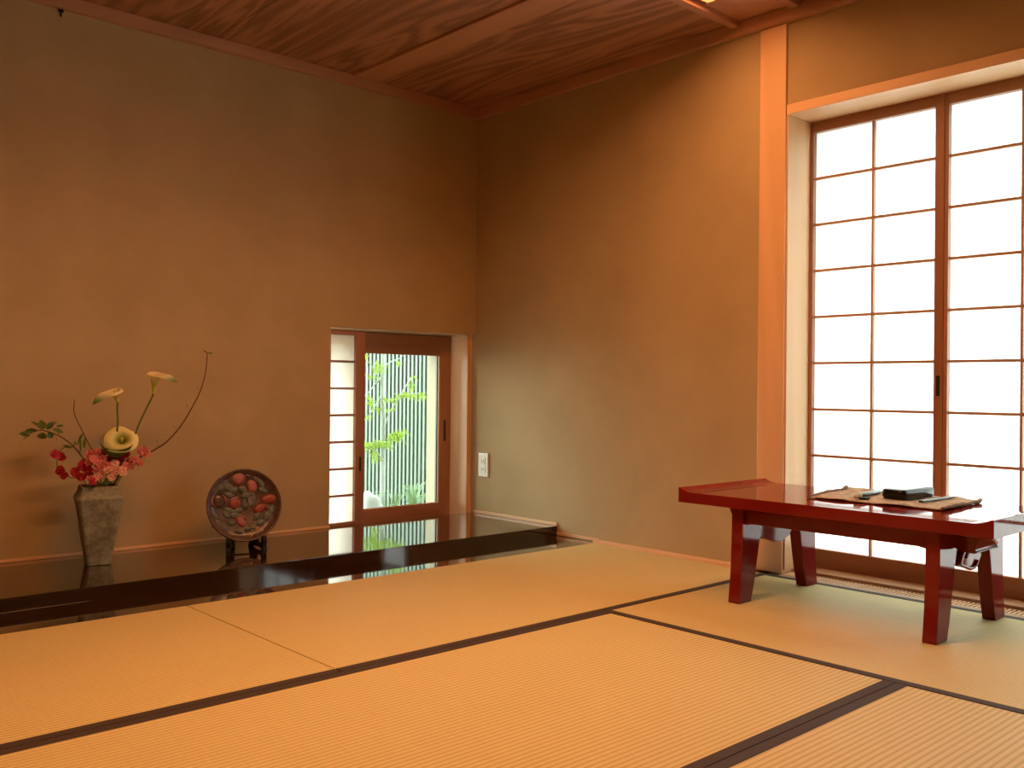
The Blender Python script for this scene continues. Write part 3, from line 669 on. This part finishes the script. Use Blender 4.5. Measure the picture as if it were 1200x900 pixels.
# underside of the open lily wraps down as a green skirt
bm = bmesh.new(); c0 = fp(137, 513, -.055); n = 16; rows = []
for i in range(7):
    s = i/6; row = []
    for j in range(n+1):
        a = math.pi*(1.0+1.0*j/n) - .25
        rr = .058*(1-.42*s**1.5); row.append(bm.verts.new(c0 + SIDE*math.cos(a)*rr*1.0 + UZ*(-.012+math.sin(a)*rr*.55 - .045*s) + CAM*(.012-.045*s)))
    rows.append(row)
for A, B_ in zip(rows, rows[1:]):
    for j in range(n): bm.faces.new((A[j], A[j+1], B_[j+1], B_[j]))
lv_ = tag(obj('broad_leaf', bm, 'leaf', smooth=True), 'broad green leaf cupping the open calla lily from below', 'leaf')
# bare branch to the right
def twig(name, label, pts, r0_, r1_, buds=(), leaves=(), cat='branch', budm='bud', tips=()):
    t = thing(name, pts[0], label, cat); sp = smooth_path(pts, 5); n = len(sp)
    bm = bmesh.new(); tube(bm, sp, [r0_+(r1_-r0_)*i/n for i in range(n)], 7); obj('wood', bm, 'twig', t, smooth=True)
    for p, d, l in buds:
        bm = bmesh.new(); d = d.normalized(); tube(bm, [p, p+d*l*.5, p+d*l*.75, p+d*l], [.0014, .0018, .0042, .001], 7); obj('bud', bm, budm, t, smooth=True)
    for p, d, l, wd, mt in leaves:
        bm = bmesh.new(); leaf(bm, p, d, l, wd, CAM+UZ*.3); obj('leaf', bm, mt, t, smooth=True)
    return t
twig('flowering_branch', 'long thin bare branch curving up to the right of the lilies', [rm(), fp(150, 545), fp(178, 529), fp(196, 517), fp(212, 499), fp(226, 476), fp(236, 455), fp(241, 435), fp(243, 414)], .0036, .0017,
     [(fp(186, 524), UZ, .030), (fp(206, 504), UZ-SIDE*.4, .020), (fp(222, 480), UZ-SIDE*.5, .024), (fp(223, 479), SIDE+UZ*.6, .018), (fp(234, 458), UZ-SIDE*.4, .020)],
     [(fp(243, 414), SIDE+UZ*.1, .022, .007, 'leaf'), (fp(243, 414), -SIDE*.8+UZ*.7, .018, .005, 'twig')])
twig('flowering_branch', 'short thin bare twig rising left of the lilies', [rm(), fp(112, 535), fp(106, 524), fp(95, 502), fp(87, 484), fp(87.5, 469)], .0024, .0016, [(fp(87.5, 471), UZ, .012)],
     [(fp(97, 508), -SIDE*.5-UZ, .035, .010, 'leaf'), (fp(94, 530), UZ, .05, .008, 'leaf'), (fp(98, 525), UZ+SIDE*.1, .04, .012, 'leaf')])
LVS = [(50, 503, -.2, 1, .034, .030), (55, 503, .6, .8, .034, .022), (50, 507, -.1, -1, .026, .034), (56, 507, .6, -.7, .026, .024), (44, 505, -1, .1, .040, .016), (38, 506, -1, -.1, .045, .012), (62, 503, 1, -.3, .040, .016), (66, 500, .9, .2, .026, .010), (47, 500, -.7, .5, .036, .010), (35, 511, -1, .25, .030, .012), (60, 496, .9, .1, .02, .01)]
twig('leafy_branch', 'arching twig with small green leaves at the far left', [rm(), fp(106, 545), fp(97.5, 537), (fp(85, 522)), fp(73, 513), fp(60, 507), fp(46, 504), fp(34, 509), fp(26, 517)], .0032, .0013,
     [(fp(28, 515), -SIDE*.8-UZ, .018), (fp(68, 511), UZ+SIDE*.2, .016), (fp(67, 512), -UZ, .012)],
     [(fp(u, v, random.uniform(-.02, .02)), SIDE*a+UZ*b+CAM*random.uniform(-.3, .3), l, wd, random.choice(['leaf', 'leaf', 'leaf2'])) for u, v, a, b, l, wd in LVS])
twig('leafy_branch', 'small leafy side twig hanging over the crimson blossoms', [rm(), fp(98, 540), fp(88, 525), fp(78, 524), fp(73, 526), fp(69, 531)], .0022, .0012, [],
     [(fp(84, 525), -SIDE+UZ*.4, .03, .012, 'leaf2'), (fp(86, 523), SIDE*.4+UZ, .022, .010, 'leaf'), (fp(90, 521), SIDE*.8+UZ*.8, .022, .009, 'leaf')])
# sweet-pea like blossoms
def blossom(c0, r, mt, parent):
    bm = bmesh.new(); n_ = (CAM+Vector((random.uniform(-.9, .9), random.uniform(-.9, .9), random.uniform(-.5, .9)))).normalized()
    a_ = n_.orthogonal().normalized(); b_ = n_.cross(a_); ph = random.random()*6
    for ring, (rk, lift, np_) in enumerate(((1.05, .25, 5), (.62, .75, 4))):
        for k in range(np_):
            an = ph+ring*.6+k*2*math.pi/np_+random.uniform(-.3, .3); d = (a_*math.cos(an)+b_*math.sin(an)); s_ = n_.cross(d); L_ = r*rk*random.uniform(.75, 1.15)
            nr, ns = 5, 7; G_ = []; f1 = random.uniform(0, 6)
            for i in range(nr+1):
                t_ = i/nr; ww = L_*.75*math.sin(math.pi*(t_*.70+.08)); row = []
                for j in range(ns+1):
                    q = (j/ns-.5)*2; row.append(bm.verts.new(c0+d*(L_*t_*(1-.22*q*q*t_))+s_*ww*q+n_*(lift*r*t_*(1.3-t_)+.24*r*t_*t_*math.sin(7*q+f1)+.20*r*q*q)))
                G_.append(row)
            for i in range(nr):
                for j in range(ns): bm.faces.new((G_[i][j], G_[i][j+1], G_[i+1][j+1], G_[i+1][j]))
    return obj('blossom', bm, mt, parent, smooth=True)
def spray(label, stems, bl, g=None):
    t = thing('flower_spray', ROOT, label, 'flower')
    for pts in stems:
        sp = smooth_path([rm()]+pts, 4); bm = bmesh.new(); tube(bm, sp, .0018, 6); obj('stem', bm, 'stem', t, smooth=True)
    for u, v, r, mt, dep in bl: blossom(fp(u, v, dep), r, mt, t)
spray('crimson blossoms spilling to the left of the vase mouth', [[fp(98, 562), fp(84, 560), fp(76, 554), fp(67, 545), fp(68, 535)]],
      [(64, 533, .019, 'crimson', 0), (72, 535, .017, 'crimson', .01), (71, 552, .018, 'crimson', 0), (76, 558, .015, 'crimson', -.01), (88, 554, .020, 'crimson', 0), (95, 558, .018, 'crimson', -.02)])
spray('deep crimson blossoms in the middle of the bouquet and hanging over the rim', [[fp(106, 555), fp(100, 545)], [fp(108, 560, -.05), fp(107, 566, -.09)], [fp(140, 545), fp(146, 534)]],
      [(98, 545, .021, 'crimson', .0), (104, 551, .018, 'crimson', -.02), (107, 564, .019, 'crimson', -.085), (146, 532, .023, 'crimson', -.01), (140, 537, .019, 'crimson', .0), (122, 530, .016, 'crimson', .01), (152, 540, .016, 'crimson', .01), (129, 539, .018, 'crimson', .02)])
spray('pink blossoms crowded at the left of the bouquet', [[fp(112, 550), fp(112, 538)], [fp(118, 555), fp(122, 545)]],
      [(107, 533, .020, 'pink', .0), (115, 531, .020, 'pink', .0), (111, 540, .021, 'pink', -.03), (120, 538, .019, 'pink', -.02), (115, 549, .020, 'pink', -.04), (104, 541, .017, 'pink', -.02), (124, 546, .017, 'pink', -.03)])
spray('pale pink blossoms over the right side of the vase mouth', [[fp(128, 555), fp(132, 546)], [fp(138, 560), fp(142, 550)]],
      [(120, 556, .017, 'pale', -.05), (128, 551, .019, 'pale', -.05), (134, 544, .020, 'pale', -.03), (137, 552, .018, 'pale', -.05), (144, 552, .017, 'pale', -.03), (130, 559, .015, 'pale', -.06), (147, 545, .016, 'pink', -.01), (113, 559, .014, 'pale', -.06)])
spray('pink blossoms reaching out to the right of the bouquet', [[fp(145, 555), fp(158, 545), fp(168, 532)]],
      [(168, 529, .021, 'pink', .0), (173, 532, .014, 'pale', .0), (158, 539, .018, 'pink', .0), (164, 543, .014, 'pink', .01), (153, 546, .014, 'pink', -.02)])
bm = bmesh.new(); leaf(bm, fp(118, 566, -.05), SIDE+UZ*.12, .05, .012, CAM); leaf(bm, fp(124, 562, -.05), SIDE+UZ*.4, .05, .014, CAM)
leaf(bm, fp(120, 568, -.04), -SIDE+UZ*.1, .045, .014, CAM); tube(bm, [ROOT, fp(120, 567, -.045)], .002, 6)
tag(obj('leaf_sprig', bm, 'leaf2', smooth=True), 'dark green leaves lying along the vase rim', 'leaves')

# ------------------------------------------------------------------ garden beyond the low window
struct(box('ground', -4, 9, 4.155, 14, -.35, -.16, 'soil'))
struct(box('ground', 3.63, 12, -6, 4.15, -.35, -.16, 'soil'))
fd = Vector((math.sin(math.radians(-20)), math.cos(math.radians(-20)), 0)); fn = Vector((fd.y, -fd.x, 0))
P0 = on(1, 5.0, 502, 500); P0.z = -.16
fe = thing('slatted_fence', P0, 'tall garden fence of pale green upright slats over dark green', 'fence')
def fb(bm, s0, s1, d0, d1, z0, z1):
    v = [bm.verts.new(P0+fd*a+fn*b+Vector((0, 0, c-P0.z))) for a in (s0, s1) for b in (d0, d1) for c in (z0, z1)]
    for f in ((0,1,3,2), (4,6,7,5), (0,4,5,1), (2,3,7,6), (0,2,6,4), (1,5,7,3)): bm.faces.new([v[i] for i in f])
pitch = .0315
bm = bmesh.new(); fb(bm, -.1, 2.6, .03, .05, -.16, 2.3); obj('backing', bm, 'slat_back', fe)
for k in range(62):
    bm = bmesh.new(); fb(bm, k*pitch, k*pitch+pitch*.48, 0, .016, -.13, 2.3); obj('slat', bm, 'slat', fe)
for k in range(-4, 0):
    bm = bmesh.new(); fb(bm, k*pitch, k*pitch+pitch*.48, 0, .016, -.13, 2.3); obj('slat', bm, 'slat', fe)
def gp(u, v, dep=4.9): return on(1, dep, u, v)
tr_ = thing('garden_tree', gp(448, 603), 'slender pale-trunked tree with yellow-green leaves before the slatted fence', 'tree')
g0 = gp(447, 612); 
bm = bmesh.new(); sp = smooth_path([Vector((g0.x, g0.y, -.16)), gp(448, 590), gp(449, 540), gp(449, 500), gp(448, 455), gp(449, 415), gp(451, 370)], 4)
tube(bm, sp, [.020-.011*i/len(sp) for i in range(len(sp))], 10); obj('trunk', bm, 'bark', tr_, smooth=True)
brs = [[(448, 462), (438, 478), (428, 492), (415, 505)], [(449, 440), (440, 450), (430, 462), (418, 470)], [(449, 505), (456, 485), (466, 470), (480, 462), (500, 461)], [(449, 430), (458, 424), (468, 420), (476, 414)], [(466, 470), (474, 455), (482, 442)], [(449, 540), (440, 528), (430, 522), (418, 520)], [(449, 530), (457, 520), (466, 513), (474, 508)], [(448, 450), (440, 436), (432, 424)], [(430, 490), (430, 470), (431, 430)]]
for b_ in brs:
    bm = bmesh.new(); sp = smooth_path([gp(u, v, 4.9+random.uniform(-.04, .04)) for u, v in b_], 3); tube(bm, sp, [.0055-.004*i/len(sp) for i in range(len(sp))], 6); obj('branch', bm, 'bark', tr_, smooth=True)
cl = [(443, 430, 10, 7, 26), (447, 434, 7, 3, 10), (434, 442, 8, 3, 14), (465, 426, 4, 3, 6), (455, 469, 10, 3, 16), (478, 463, 14, 3.5, 48), (494, 464, 6, 2.5, 18), (482, 452, 3, 7, 12), (484, 442, 3, 2, 6), (434, 472, 7, 5, 26), (441, 479, 6, 2.5, 12), (457, 481, 7, 2.5, 10), (431, 489, 3, 2, 6), (462, 511, 9, 6, 70), (450, 520, 13, 4, 60), (434, 522, 9, 6, 60), (438, 532, 8, 3, 16), (470, 508, 5, 3, 20), (430, 417, 2, 3, 6), (440, 538, 6, 3, 8)]
for (u, v, su, sv, n) in cl:
    bm = bmesh.new()
    for _ in range(n):
        a = random.gauss(0, .5); b = random.gauss(0, .5); p = gp(u+su*a, v+sv*b, 4.85+random.uniform(-.12, .12))
        for k in range(random.choice((1, 2, 3))):
            leaf(bm, p, Vector((random.uniform(-1, 1), random.uniform(-1, .4), random.uniform(-.5, .4))), random.uniform(.022, .04), random.uniform(.008, .014))
    o = obj('foliage', bm, 'maple', tr_); o['kind'] = 'stuff'
def clump(cx, cy, n, h, label, lean=0):
    t = thing('grass_clump', (cx, cy, -.16), label, 'plant')
    for k in range(n):
        a = random.uniform(0, 6.28); hh = h*random.uniform(.6, 1.1); sp_ = random.uniform(.3, 1.0)*hh; dd = Vector((math.cos(a)+lean, math.sin(a)*.6, 0))
        bm = bmesh.new(); pts = []; b0 = Vector((cx, cy, -.16)); n_ = 7; A = []; B_ = []
        sd = dd.cross(UZ).normalized()
        for i in range(n_+1):
            t_ = i/n_; q = b0+dd*sp_*t_*t_*1.0+UZ*hh*(t_*1.25-.45*t_*t_*t_*t_*1.3); ww = .006*(1-t_**2)+.0006
            A.append(bm.verts.new(q+sd*ww)); B_.append(bm.verts.new(q-sd*ww+UZ*.002))
        for i in range(n_): bm.faces.new((A[i], A[i+1], B_[i+1], B_[i]))
        obj('blade', bm, 'blade', t, smooth=True)
q = gp(490, 600, 4.7); clump(q.x, 4.75, 34, .34, 'arching grass clump at the right foot of the fence')
q = gp(462, 600, 4.8); clump(q.x, 4.8, 22, .26, 'shorter grass clump beside the tree trunk')
q = gp(430, 600, 4.7); clump(q.x, 4.75, 10, .30, 'sparse grass tuft behind the pale stone', .5)
bm = bmesh.new(); q = gp(433, 592, 4.6); bmesh.ops.create_icosphere(bm, subdivisions=3, radius=1)
for v_ in bm.verts:
    c_ = v_.co; k = 1+.18*math.sin(5*c_.x+2)*math.sin(4*c_.y+1)+.1*math.sin(9*c_.z)
    v_.co = Vector((q.x+c_.x*.085*k, q.y+c_.y*.08*k, -.05+c_.z*.13*k))
tag(obj('garden_stone', bm, 'stone', smooth=True), 'pale rounded stone at the left foot of the fence', 'stone')
